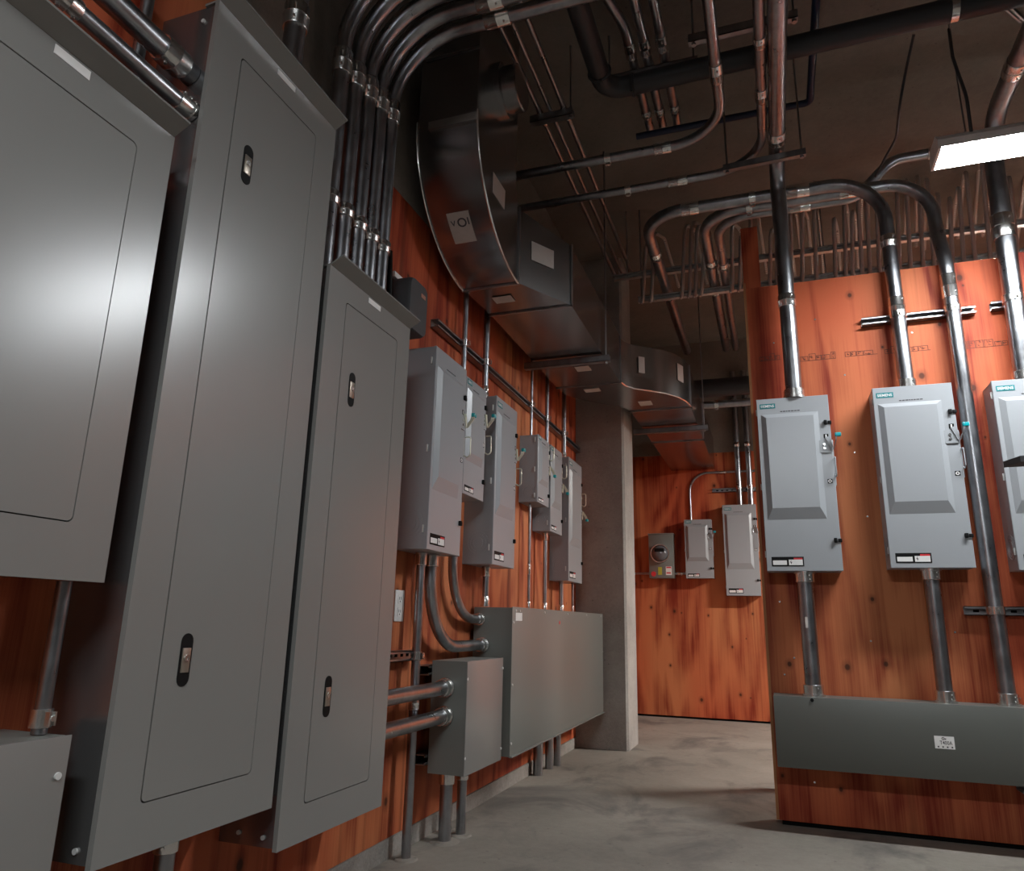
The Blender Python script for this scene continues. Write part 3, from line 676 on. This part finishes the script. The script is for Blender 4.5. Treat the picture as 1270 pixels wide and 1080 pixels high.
conduit('thick conduit at the right photo edge rising behind the lamp and turning forward', [(1.19, 3.905, 2.061), (1.21, 3.90, 3.46), (1.23, 0.8, 3.46)], 0.044, 0.22, n=12,
        con=[((1.19, 3.905, 2.06), Z)], cpl=[((1.199, 3.902, 2.88), Z, 0.13), ((1.212, 3.45, 3.46), Y, 0.10)], strap=[((1.194, 3.904, 2.49), Z, Y)], lp=1.12)

# back wall conduits
conduit('thin conduit curving from the smaller back wall switch to the right', [(-0.795, BY - 0.017, 1.986), (-0.795, BY - 0.017, 2.50), (0.2, BY - 0.017, 2.50)], 0.0125, 0.2, n=12, cpl=[((-0.44, BY - 0.017, 2.50), X, 0.07)])
conduit('left of two bright conduits rising from the tall back wall switch', [(-0.285, BY - 0.06, 2.130), (-0.285, BY - 0.06, 3.6)], 0.029, cpl=[((-0.285, BY - 0.06, 2.78), Z, 0.05)], strap=[((-0.285, BY - 0.06, 2.32), Z, Y)])
conduit('right of two bright conduits rising from the tall back wall switch', [(-0.175, BY - 0.06, 2.130), (-0.175, BY - 0.06, 3.6)], 0.029, cpl=[((-0.175, BY - 0.06, 2.78), Z, 0.05)], strap=[((-0.175, BY - 0.06, 2.32), Z, Y)])
conduit('short conduit joining the meter to the smaller back wall switch', [(-0.979, BY - 0.06, 1.432), (-0.856, BY - 0.06, 1.432)], 0.012, cpl=[((-0.92, BY - 0.06, 1.432), X, 0.05)])
conduit('thin conduit leaving the meter toward the column', [(-1.236, BY - 0.06, 1.432), (-1.48, BY - 0.06, 1.432)], 0.012)

# overhead conduits and pipes
conduit('overhead conduit crossing from above the duct, then turning toward the viewer', [(-1.40, 3.47, 3.40), (-0.105, 3.47, 3.40), (-0.105, 0.8, 3.40)], 0.026, 0.28, n=14,
        cpl=[((-0.42, 3.47, 3.40), X, 0.09), ((-0.105, 2.98, 3.40), Y, 0.12)], strap=[((-0.72, 3.47, 3.40), X, Z)])
conduit('farther overhead conduit crossing above the duct and turning beside the thick one', [(-1.40, 3.80, 3.40), (0.09, 3.80, 3.40), (0.09, 0.8, 3.40)], 0.024, 0.30, n=14,
        cpl=[((-0.38, 3.80, 3.40), X, 0.11), ((0.09, 3.2, 3.40), Y, 0.09), ((0.09, 2.85, 3.4), Y, 0.06)], strap=[((-0.67, 3.80, 3.40), X, Z)])
for x, dx, lab in ((-0.525, -0.16, 'leftmost of three parallel ceiling conduits above the black drain pipe'), (-0.45, 0.0, 'middle of three parallel ceiling conduits above the black drain pipe'), (-0.365, 0.0, 'rightmost of three parallel ceiling conduits above the black drain pipe')):
    pts = [(x + dx, 2.3, 3.76), (x, 2.95, 3.76), (x, 3.78, 3.76)] if dx else [(x, 1.2, 3.76), (x, 3.78, 3.76)]
    conduit(lab, pts, 0.024, 0.5, cpl=[((x, 3.12, 3.76), Y, 0.10), ((x, 3.62, 3.76), Y, 0.05)], mat=M_GALV)
for x, r, lab in ((-0.91, 0.013, 'thin copper-toned conduit running along the ceiling right of the duct'), (-0.985, 0.011, 'thin dark conduit beside the copper-toned one at the ceiling'), (-1.045, 0.013, 'thin dark conduit closest to the duct at the ceiling')):
    conduit(lab, [(x, 1.2, 3.60), (x, 5.3, 3.60)], r, cpl=[((x, 3.28, 3.60), Y, 0.12)] if r == 0.013 else [], seg=10)
DZ = 3.58
t = conduit('thick black drain pipe with an elbow running across the ceiling', [(-0.665, 1.0, DZ), (-0.665, 3.16, DZ), (3.2, 3.16, DZ + 0.05)], 0.052, 0.10, name='drain_pipe', cat='pipe', mat=M_IRON, cpl=[((-0.665, 3.02, DZ), Y, 0.02), ((-0.52, 3.16, DZ), X, 0.02)], cm=M_IRON, lp=1.12)
m = MB().tube([(0.905, 3.16, DZ + 0.022), (0.935, 3.16, DZ + 0.022)], 0.056, 20)
m.cyl((0.92, 3.16, DZ + 0.07), (0.92, 3.16, CZ), 0.006, 8).build('hanger_strap', M_BRIGHT, t)
conduit('thin dark blue pipe turning left at the ceiling behind the drain pipe', [(0.35, 1.2, 3.69), (0.35, 3.72, 3.69), (-0.6, 3.72, 3.69)], 0.019, 0.03, name='water_pipe', cat='pipe', mat=M_BLUEP, n=4)
conduit('large dark pipe crossing high in front of the far wall', [(-0.75, 6.6, 3.03), (3.5, 6.6, 3.03)], 0.085, name='drain_pipe', cat='pipe', mat=M_IRON)
conduit('pale horizontal conduit high in front of the far wall with a clamp', [(-0.49, 6.2, 2.75), (1.6, 6.2, 2.75)], 0.032, strap=[((-0.37, 6.2, 2.75), X, Z)], cpl=[])

# ------------------------------------------------------------------ struts
M_STRUT2 = galv('lit_rack_zinc', (0.66, 0.65, 0.63), rough=0.5)  # strut zinc lightened: light on the cable struts put into the colour
def strut(label, a, b, face, w=0.041, d=0.041, group=None, rods=(), slots=True, name='strut_channel', mat=None):
    """C channel from a to b (centre line on its back), opening toward face"""
    mat = mat or M_STRUT
    a, b, f = Vector(a), Vector(b), Vector(face).normalized(); ax = (b - a).normalized(); s = ax.cross(f)
    t = thing(name, label, 'strut', a, 0, group)
    th = 0.0035; lip = 0.010
    m = MB()
    def bar(u0, u1, v0, v1):
        q = [a + s * u + f * v for u, v in ((u0, v0), (u1, v0), (u1, v1), (u0, v1))]
        m.prism(q, b - a)
    bar(-w / 2, w / 2, 0, th); bar(-w / 2, -w / 2 + th, 0, d); bar(w / 2 - th, w / 2, 0, d)
    bar(-w / 2, -w / 2 + lip, d - th, d); bar(w / 2 - lip, w / 2, d - th, d)
    m.build('channel', mat, t, smooth=False)
    if slots:
        m = MB(); L = (b - a).length; k = 0.05
        while k < L - 0.03:
            c = a + ax * k + f * (th + 0.0004)
            m.prism([c + ax * x + s * y for x, y in ((-0.012, -0.006), (0.012, -0.006), (0.012, 0.006), (-0.012, 0.006))], f * 0.0006); k += 0.05
        m.build('slots', M_DARKGAP, t, smooth=False)
    for p, top in rods:
        p = Vector(p); MB().cyl(p, (p.x, p.y, top), 0.005, 8).cyl(p - Vector((0, 0, 0.012)), p, 0.011, 6).build('threaded_rod', M_STRUT, t)
    return t
strut('long strut channel on the left wall crossing behind the thin conduits', (WX, 2.93, 2.289), (WX, 5.69, 2.289), X)
strut('upper short strut piece behind the straight floor conduit', (WX, 2.42, 0.757), (WX, 2.90, 0.757), X, d=0.05)
strut('upper strut behind the pull box', (WX, 2.985, 0.69), (WX, 3.47, 0.69), X, d=0.054)
strut('lower strut behind the pull box', (WX, 2.985, 0.33), (WX, 3.47, 0.33), X, d=0.054)
strut('strut channel on the partition crossing the two middle conduits', (0.523, PY, 2.476), (1.045, PY, 2.48), NY, d=0.036)
strut('strut channel on the partition at the right edge, above the third switch', (1.115, PY, 2.49), (1.6, PY, 2.49), NY, d=0.036)
strut('slotted strut channel on the partition below the middle switch, near the right edge', (0.826, PY, 0.998), (1.5, PY, 0.998), NY, d=0.036)
strut('dark strut channel under the right end of the partition wireway', (0.94, PY, 0.262), (1.6, PY, 0.262), NY, d=0.1)
strut('short dark strut behind the two back wall conduits', (-0.56, BY, 2.305), (-0.06, BY, 2.305), NY, d=0.03)
strut('trapeze strut with rods carrying the near overhead conduits', (-0.212, 2.83, 3.447), (0.25, 2.83, 3.447), Z, w=0.032, rods=[((-0.19, 2.83, 3.447), CZ), ((0.235, 2.83, 3.447), CZ)])
strut('trapeze strut with rods under the farther overhead conduit bend', (-0.12, 3.66, 3.315), (0.30, 3.64, 3.315), Z, w=0.032, d=0.035, rods=[((0.28, 3.64, 3.315), CZ), ((-0.1, 3.66, 3.315), CZ)])
strut('trapeze strut behind the black drain pipe under three ceiling conduits', (-0.69, 3.25, 3.69), (-0.20, 3.25, 3.69), Z, rods=[((-0.66, 3.25, 3.69), CZ), ((-0.22, 3.25, 3.69), CZ)])
strut('short strut clamped across the thin ceiling conduits', (-1.10, 3.25, 3.545), (-0.86, 3.25, 3.545), Z, rods=[((-0.875, 3.25, 3.545), CZ)], slots=False)
strut('long upper cable strut above and behind the partition', (-1.0, 5.0, 3.44), (2.6, 5.0, 3.44), NY, mat=M_STRUT2, rods=[(( -0.9, 5.0, 3.44), CZ), ((0.45, 5.0, 3.44), CZ), ((1.9, 5.0, 3.44), CZ)])
strut('long lower cable strut just above the partition top', (-0.82, 5.0, 3.235), (2.6, 5.0, 3.235), NY, mat=M_STRUT2, rods=[((-0.8, 5.01, 3.235), CZ), ((0.47, 5.01, 3.235), CZ), ((1.92, 5.01, 3.235), CZ)])
strut('pale straight strut fixed to the ceiling at upper right', (1.02, 3.32, CZ), (1.40, 3.80, CZ), NZ, w=0.03, d=0.02, slots=False)
strut('dark strut fixed to the ceiling at the upper right corner', (1.25, 3.18, CZ), (1.75, 3.5, CZ), NZ, w=0.04, d=0.03, slots=False, mat=M_IRON)

# ------------------------------------------------------------------ flexible armoured cables on the struts
cab = random.Random(3)
xs = [0.10, 0.145, 0.19, 0.235, 0.30, 0.385, 0.50, 0.56, 0.60, 0.655, 0.70, 0.755, 0.87, 0.93, 1.0, 1.06, 1.11, 1.16, 1.22, 1.28, 1.36, 1.43, 1.50, 1.58, 1.66, 1.75,
      -0.02, -0.09, -0.14, -0.34, -0.38, -0.42, -0.47, -0.68, -0.74]
for i, x in enumerate(xs):
    x *= 1.05
    zt = 3.68 + cab.uniform(-0.10, 0.20) + max(0, x - 0.7) * 0.16
    yc = 4.945; e = cab.uniform(-0.008, 0.008)
    pts = [(x - 0.012, yc, 0.25 if x > 0 else 3.19), (x, yc, 3.24), (x + 0.03 + e, yc - 0.002, zt), (x + 0.08 + e, yc + cab.uniform(0.15, 0.35), zt + 0.06), (x + 0.12 + e, yc + 0.75, zt - cab.uniform(0.05, 0.25))]
    o = MB().tube(path(pts, 0.11, 6), 0.0135, 8).build('armored_cable', M_ARMOR)
    tag(o, 'flexible metal cable looping over the two long struts above the plywood partition', 'cable', 'armored cables above the partition')

# ------------------------------------------------------------------ sheet metal duct
S = 0.955
def dp(x, y, z): return Vector((x * S, y * S, 0.9 + (z - 0.9) * S))
t = thing('air_duct', 'large galvanised air duct curving down the left wall and over to the column', 'duct', dp(-1.32, 2.95, 2.6))
x0, x1 = -1.475, -1.17
yf, yb = 2.67, 3.225
def rect_h(xa, xb, y, za, zb): return [dp(xa, y, za), dp(xb, y, za), dp(xb, y, zb), dp(xa, y, zb)]
# upper riser
MB().loft([[dp(x0, yf, 3.57), dp(x1, yf, 3.57), dp(x1, yb, 3.57), dp(x0, yb, 3.57)], [dp(x0, yf, 4.14), dp(x1, yf, 4.14), dp(x1, yb, 4.14), dp(x0, yb, 4.14)]]).build('riser_section', M_DUCT, t)
MB().loft([[dp(x0, yf, 3.215), dp(x1, yf, 3.215), dp(x1, yb, 3.245), dp(x0, yb, 3.245)], [dp(x0, yf, 3.57), dp(x1, yf, 3.57), dp(x1, yb, 3.57), dp(x0, yb, 3.57)]]).build('riser_section', M_DUCT, t)
# elbow: heel from vertical to horizontal, throat small radius
loops = []; N = 18
zb_, zt_ = 2.625, 3.06
for i in range(N + 1):
    a = PI / 2 * i / N
    hy = 3.28 - (3.28 - yf) * math.cos(a); hz = 3.215 - (3.215 - zb_) * math.sin(a)
    ty = 3.285 - (3.285 - yb) * math.cos(a); tz = 3.245 - (3.245 - zt_) * math.sin(a)
    loops.append([dp(x0, hy, hz), dp(x1, hy, hz), dp(x1, ty, tz), dp(x0, ty, tz)])
MB().loft(loops).build('elbow', M_DUCT, t, ang=30)
# rolled seam ridges along both heel edges
for xx in (x0 - 0.004, x1 + 0.004):
    pp = [dp(xx, 3.28 - (3.285 - yf) * math.cos(PI / 2 * i / N), 3.215 - (3.22 - zb_) * math.sin(PI / 2 * i / N)) for i in range(N + 1)]
    MB().tube(pp, 0.006, 8).build('rolled_seam', M_BRIGHT, t)
# offset section, straight run
MB().loft([rect_h(x0, x1, 3.285, zb_, zt_), rect_h(-1.45, -0.97, 3.62, 2.62, 2.985)]).build('offset_section', M_DUCT, t)
MB().loft([rect_h(-1.45, -0.97, 3.62, 2.62, 2.985), rect_h(-1.45, -0.97, 4.42, 2.62, 2.985)]).build('straight_section', M_DUCT, t)
MB().loft([rect_h(-1.45, -0.97, 4.42, 2.62, 2.985), rect_h(-1.45, -0.97, 5.02, 2.62, 2.985)]).build('straight_section', M_DUCT, t)
# ogee round the column: plan curves on both sides
rc = [(-0.97, 5.02), (-0.90, 5.13), (-0.82, 5.24), (-0.74, 5.34), (-0.66, 5.45), (-0.60, 5.56), (-0.558, 5.67), (-0.545, 5.78)]
rc = [(-0.97, 5.02), (-0.955, 5.10), (-0.90, 5.19), (-0.80, 5.27), (-0.70, 5.36), (-0.62, 5.48), (-0.568, 5.62), (-0.548, 5.78)]
lc = [(-1.45, 5.02), (-1.445, 5.12), (-1.42, 5.24), (-1.35, 5.36), (-1.25, 5.48), (-1.14, 5.58), (-1.06, 5.68), (-1.035, 5.78)]
MB().loft([[dp(l[0], l[1], 2.62), dp(r[0], r[1], 2.62), dp(r[0], r[1], 2.97), dp(l[0], l[1], 2.97)] for l, r in zip(lc, rc)]).build('offset_elbow', M_DUCT, t, ang=40)
MB().tube([dp(r[0] + 0.003, r[1] - 0.002, 2.62) for r in rc], 0.006, 8).build('rolled_seam', M_BRIGHT, t)
yend = (BY - 0.003) / S
MB().loft([rect_h(-1.035, -0.548, 5.78, 2.62, 2.97), rect_h(-1.03, -0.55, 6.9, 2.62, 2.97)]).build('straight_section', M_DUCT, t)
MB().loft([rect_h(-1.03, -0.55, 6.9, 2.62, 2.97), rect_h(-1.03, -0.55, yend, 2.62, 2.97)]).build('straight_section', M_DUCT, t)
# flanges at the joints
def flange(xa, xb, y, za, zb, e=0.012, h=0.012):
    m = MB()
    m.box(*dp(xa - e, y - h, za - e), *dp(xb + e, y + h, za + 0.001)); m.box(*dp(xb - 0.001, y - h, za - e), *dp(xb + e, y + h, zb + e))
    m.box(*dp(xa - 0.012, y - h, za - e), *dp(xa + 0.001, y + h, zb + e))
    m.build('joint_flange', M_STRUT, t, smooth=False)
flange(x0, x1, 3.285, zb_, zt_, 0.008, 0.008); flange(-1.45, -0.97, 3.62, 2.62, 2.985, 0.008, 0.008); flange(-1.45, -0.97, 5.02, 2.62, 2.985, 0.006, 0.006)
flange(-1.035, -0.548, 5.78, 2.62, 2.97, 0.008, 0.008); flange(-1.03, -0.55, 6.9, 2.62, 2.97, 0.008, 0.008)
m = MB().box(*dp(x0 + 0.06, yf - 0.012, 3.16), *dp(x1, yf + 0.001, 3.20)); m.build('foil_tape', M_BRIGHT, t, smooth=False)
m = MB().box(*dp(x0 + 0.02, yf - 0.008, 3.56), *dp(x1, yf + 0.001, 3.572)); m.build('riser_seam', M_STRUT, t, smooth=False)
# round collar on the riser side
c = dp(x1, 2.98, 3.56)
MB().tube([c, c + Vector((0.03, 0, 0)), c + Vector((0.034, 0, 0)), c + Vector((0.10, 0, 0)), c + Vector((0.105, 0, 0))], [0.135, 0.135, 0.112, 0.112, 0.106], 28).build('round_collar', M_DUCT, t)
# paper labels
def dlab(q, mat=M_TAN, n=(0, 0, -1), ink=0):
    q = [Vector(p) for p in q]; nn = Vector(n).normalized() * 0.0015
    o = MB().prism(q, nn).build('paper_label', mat, t, smooth=False)
    return o
def elb(a, x): return dp(x, 3.28 - (3.28 - yf) * math.cos(a), 3.215 - (3.215 - zb_) * math.sin(a))
aa, ab = 0.76, 1.02
k0, k1 = [elb(aa + (ab - aa) * i / 4, -1.385) for i in range(5)], [elb(aa + (ab - aa) * i / 4, -1.27) for i in range(5)]
nn = Vector((0, -0.75, -0.6)).normalized() * 0.003
m = MB()
for i in range(4): m.prism([k0[i] + nn, k1[i] + nn, k1[i + 1] + nn, k0[i + 1] + nn], nn * 0.4)
pl = m.build('paper_label', M_TAN, t, smooth=False)
m = MB(); ctr = elb(0.885, -1.325) + nn * 1.5
ux = Vector((1, 0, 0)); uz = (elb(0.8, -1.3) - elb(0.95, -1.3)).normalized()
for txt, x, z, h in (('V', -0.046, 0.010, 0.026), ('O', -0.014, 0.0, 0.044), ('I', 0.038, 0.008, 0.034)):
    m.text(txt, ctr + ux * x + uz * z, ux, uz, h, depth=0.0008)
m.build('lettering', M_INK, pl, off=t.location, smooth=False)
xs_ = x1 + 0.0015
dlab([dp(xs_, 2.889, 3.03), dp(xs_, 3.059, 3.03), dp(xs_, 3.055, 2.92), dp(xs_, 2.889, 2.92)], n=(1, 0, 0))
def offx(y): return x1 + (-0.97 - x1) * (y - 3.285) / (3.62 - 3.285)
dlab([dp(offx(3.36) + 0.004, 3.36, 2.90), dp(offx(3.50) + 0.004, 3.50, 2.90), dp(offx(3.50) + 0.004, 3.50, 2.79), dp(offx(3.36) + 0.004, 3.36, 2.79)], n=(1, -0.6, 0))
zz = 2.6185
for a, b, y_, w in ((-1.36, -1.25, 3.40, 0.08), (-1.21, -1.11, 4.60, 0.10), (-1.27, -1.15, 5.10, 0.08), (-0.93, -0.83, 5.52, 0.12)):
    dlab([dp(a, y_, zz), dp(b, y_, zz), dp(b, y_ + w, zz), dp(a, y_ + w, zz)])
dlab([dp(-0.866, 5.205, 2.88), dp(-0.826, 5.24, 2.88), dp(-0.826, 5.24, 2.75), dp(-0.866, 5.205, 2.75)], n=(0.7, -0.7, 0))
dlab([dp(-0.61, 5.49, 2.90), dp(-0.577, 5.58, 2.90), dp(-0.577, 5.58, 2.76), dp(-0.61, 5.49, 2.76)], n=(1, -0.4, 0))
# trapeze hangers under the duct
zq = 0.9 + (2.62 - 0.9) * S - 0.012
strut('trapeze strut under the near straight run of the duct', (-1.44, 4.42 * S, zq - 0.041), (-0.88, 4.42 * S, zq - 0.041), Z, rods=[((-0.905, 4.42 * S, zq - 0.041), CZ)], slots=False)
strut('trapeze strut under the duct beyond the column', (-1.06, 6.05, zq - 0.041), (-0.44, 6.05, zq - 0.041), Z, rods=[((-0.47, 6.05, zq - 0.041), CZ)], slots=False)

# ------------------------------------------------------------------ lamps
def lamp(label, x, y, z, L=1.22, w=0.165, top=CZ, mat=None):
    t = thing('strip_light', label, 'light fixture', (x, y, z))
    MB().box(x + 0.012, y - w / 2 + 0.006, z - 0.008, x + L - 0.012, y + w / 2 - 0.006, z + 0.012).build('diffuser', mat or M_LAMP, t, smooth=False)
    pr2 = [(-w / 2, 0.0), (-w / 2 + 0.005, 0.0), (-w / 2 + 0.005, 0.014), (w / 2 - 0.005, 0.014), (w / 2 - 0.005, 0.0), (w / 2, 0.0), (w / 2, 0.035), (w / 2 - 0.03, 0.07), (-w / 2 + 0.03, 0.07), (-w / 2, 0.035)]
    MB().prism([(x + 0.011, y + a, z + b) for a, b in pr2], (L - 0.022, 0, 0)).build('housing', M_WHITE, t, smooth=False)
    pr3 = [(-w / 2 - 0.002, -0.009), (w / 2 + 0.002, -0.009), (w / 2 + 0.002, 0.036), (w / 2 - 0.03, 0.072), (-w / 2 + 0.03, 0.072), (-w / 2 - 0.002, 0.036)]
    for q in (0.0, L - 0.012):
        MB().prism([(x + q, y + a, z + b) for a, b in pr3], (0.012, 0, 0)).build('end_cap', M_WHITE, t, smooth=False)
    h = 0.02
    for q in (0.13, L - 0.13):
        MB().cyl((x + q, y, z + h + 0.05), (x + q, y, top), 0.0035, 6).build('hanging_chain', M_STRUT, t)
    return t
lamp('lit strip light hanging in front of the partition at the right photo edge', 0.77, 3.185, 2.885, top=DZ - 0.035)
lamp('lit strip light hanging behind the viewpoint', -0.6, -0.9, 2.865)
lamp('lit strip light hanging behind the plywood partition', 1.75, 6.25, 2.80, mat=M_LAMP2)
# hanging cords
o = MB().tube(path([(0.90, 3.19, 3.53), (0.885, 3.15, 3.35), (0.90, 3.1, 3.1), (0.905, 3.13, 2.945)], 0.2, 6), 0.007, 8).build('hanging_cable', M_IRON); tag(o, 'dark cord hanging from the drain pipe down to the lit lamp', 'cord')
o = MB().tube(path([(0.76, 3.19, 3.54), (0.735, 3.35, 3.45), (0.70, 3.35, 3.30), (0.72, 3.6, 3.30), (0.66, 3.93, 3.30)], 0.15, 6), 0.0065, 8).build('hanging_cable', M_IRON); tag(o, 'dark cord dangling from the drain pipe to the overhead conduits', 'cord')
o = MB().tube(path([(-1.455, 2.44, 2.02), (-1.44, 2.45, 2.2), (-1.43, 2.42, 2.33), (-1.40, 2.36, 2.36)], 0.1, 6), 0.012, 10).build('flexible_cable', M_BLACK); tag(o, 'black flexible cable looping beside the dark plastic equipment box', 'cable')
# dark bracket reaching in at the right edge
t = thing('equipment_shelf', 'dark bracket corner reaching in at the right photo edge', 'bracket', (0.70, 2.5, 1.40))
MB().prism([(0.672, 2.5, 1.382), (1.5, 2.58, 1.402), (1.5, 2.30, 1.402), (0.70, 2.44, 1.385)], (0, 0, 0.018)).build('shelf_tray', M_DKGREY, t, smooth=False)
MB().prism([(1.42, 2.56, 1.398), (1.46, 2.56, 1.398), (1.46, 2.32, 1.398), (1.42, 2.32, 1.398)], (0, 0, -1.398)).build('support_leg', M_DKGREY, t, smooth=False)

# ------------------------------------------------------------------ world and view
w = bpy.data.worlds.new('world'); scene.world = w; w.use_nodes = True
bg = w.node_tree.nodes.get('Background') or w.node_tree.nodes.new('ShaderNodeBackground')
bg.inputs['Color'].default_value = (0.004, 0.004, 0.004, 1); bg.inputs['Strength'].default_value = 0.2
vs = scene.view_settings
vs.view_transform = 'Standard'; vs.look = 'None'; vs.exposure = 0.0; vs.gamma = 1.0; vs.use_curve_mapping = False
for o in scene.objects:
    if '_w' in o: del o['_w']
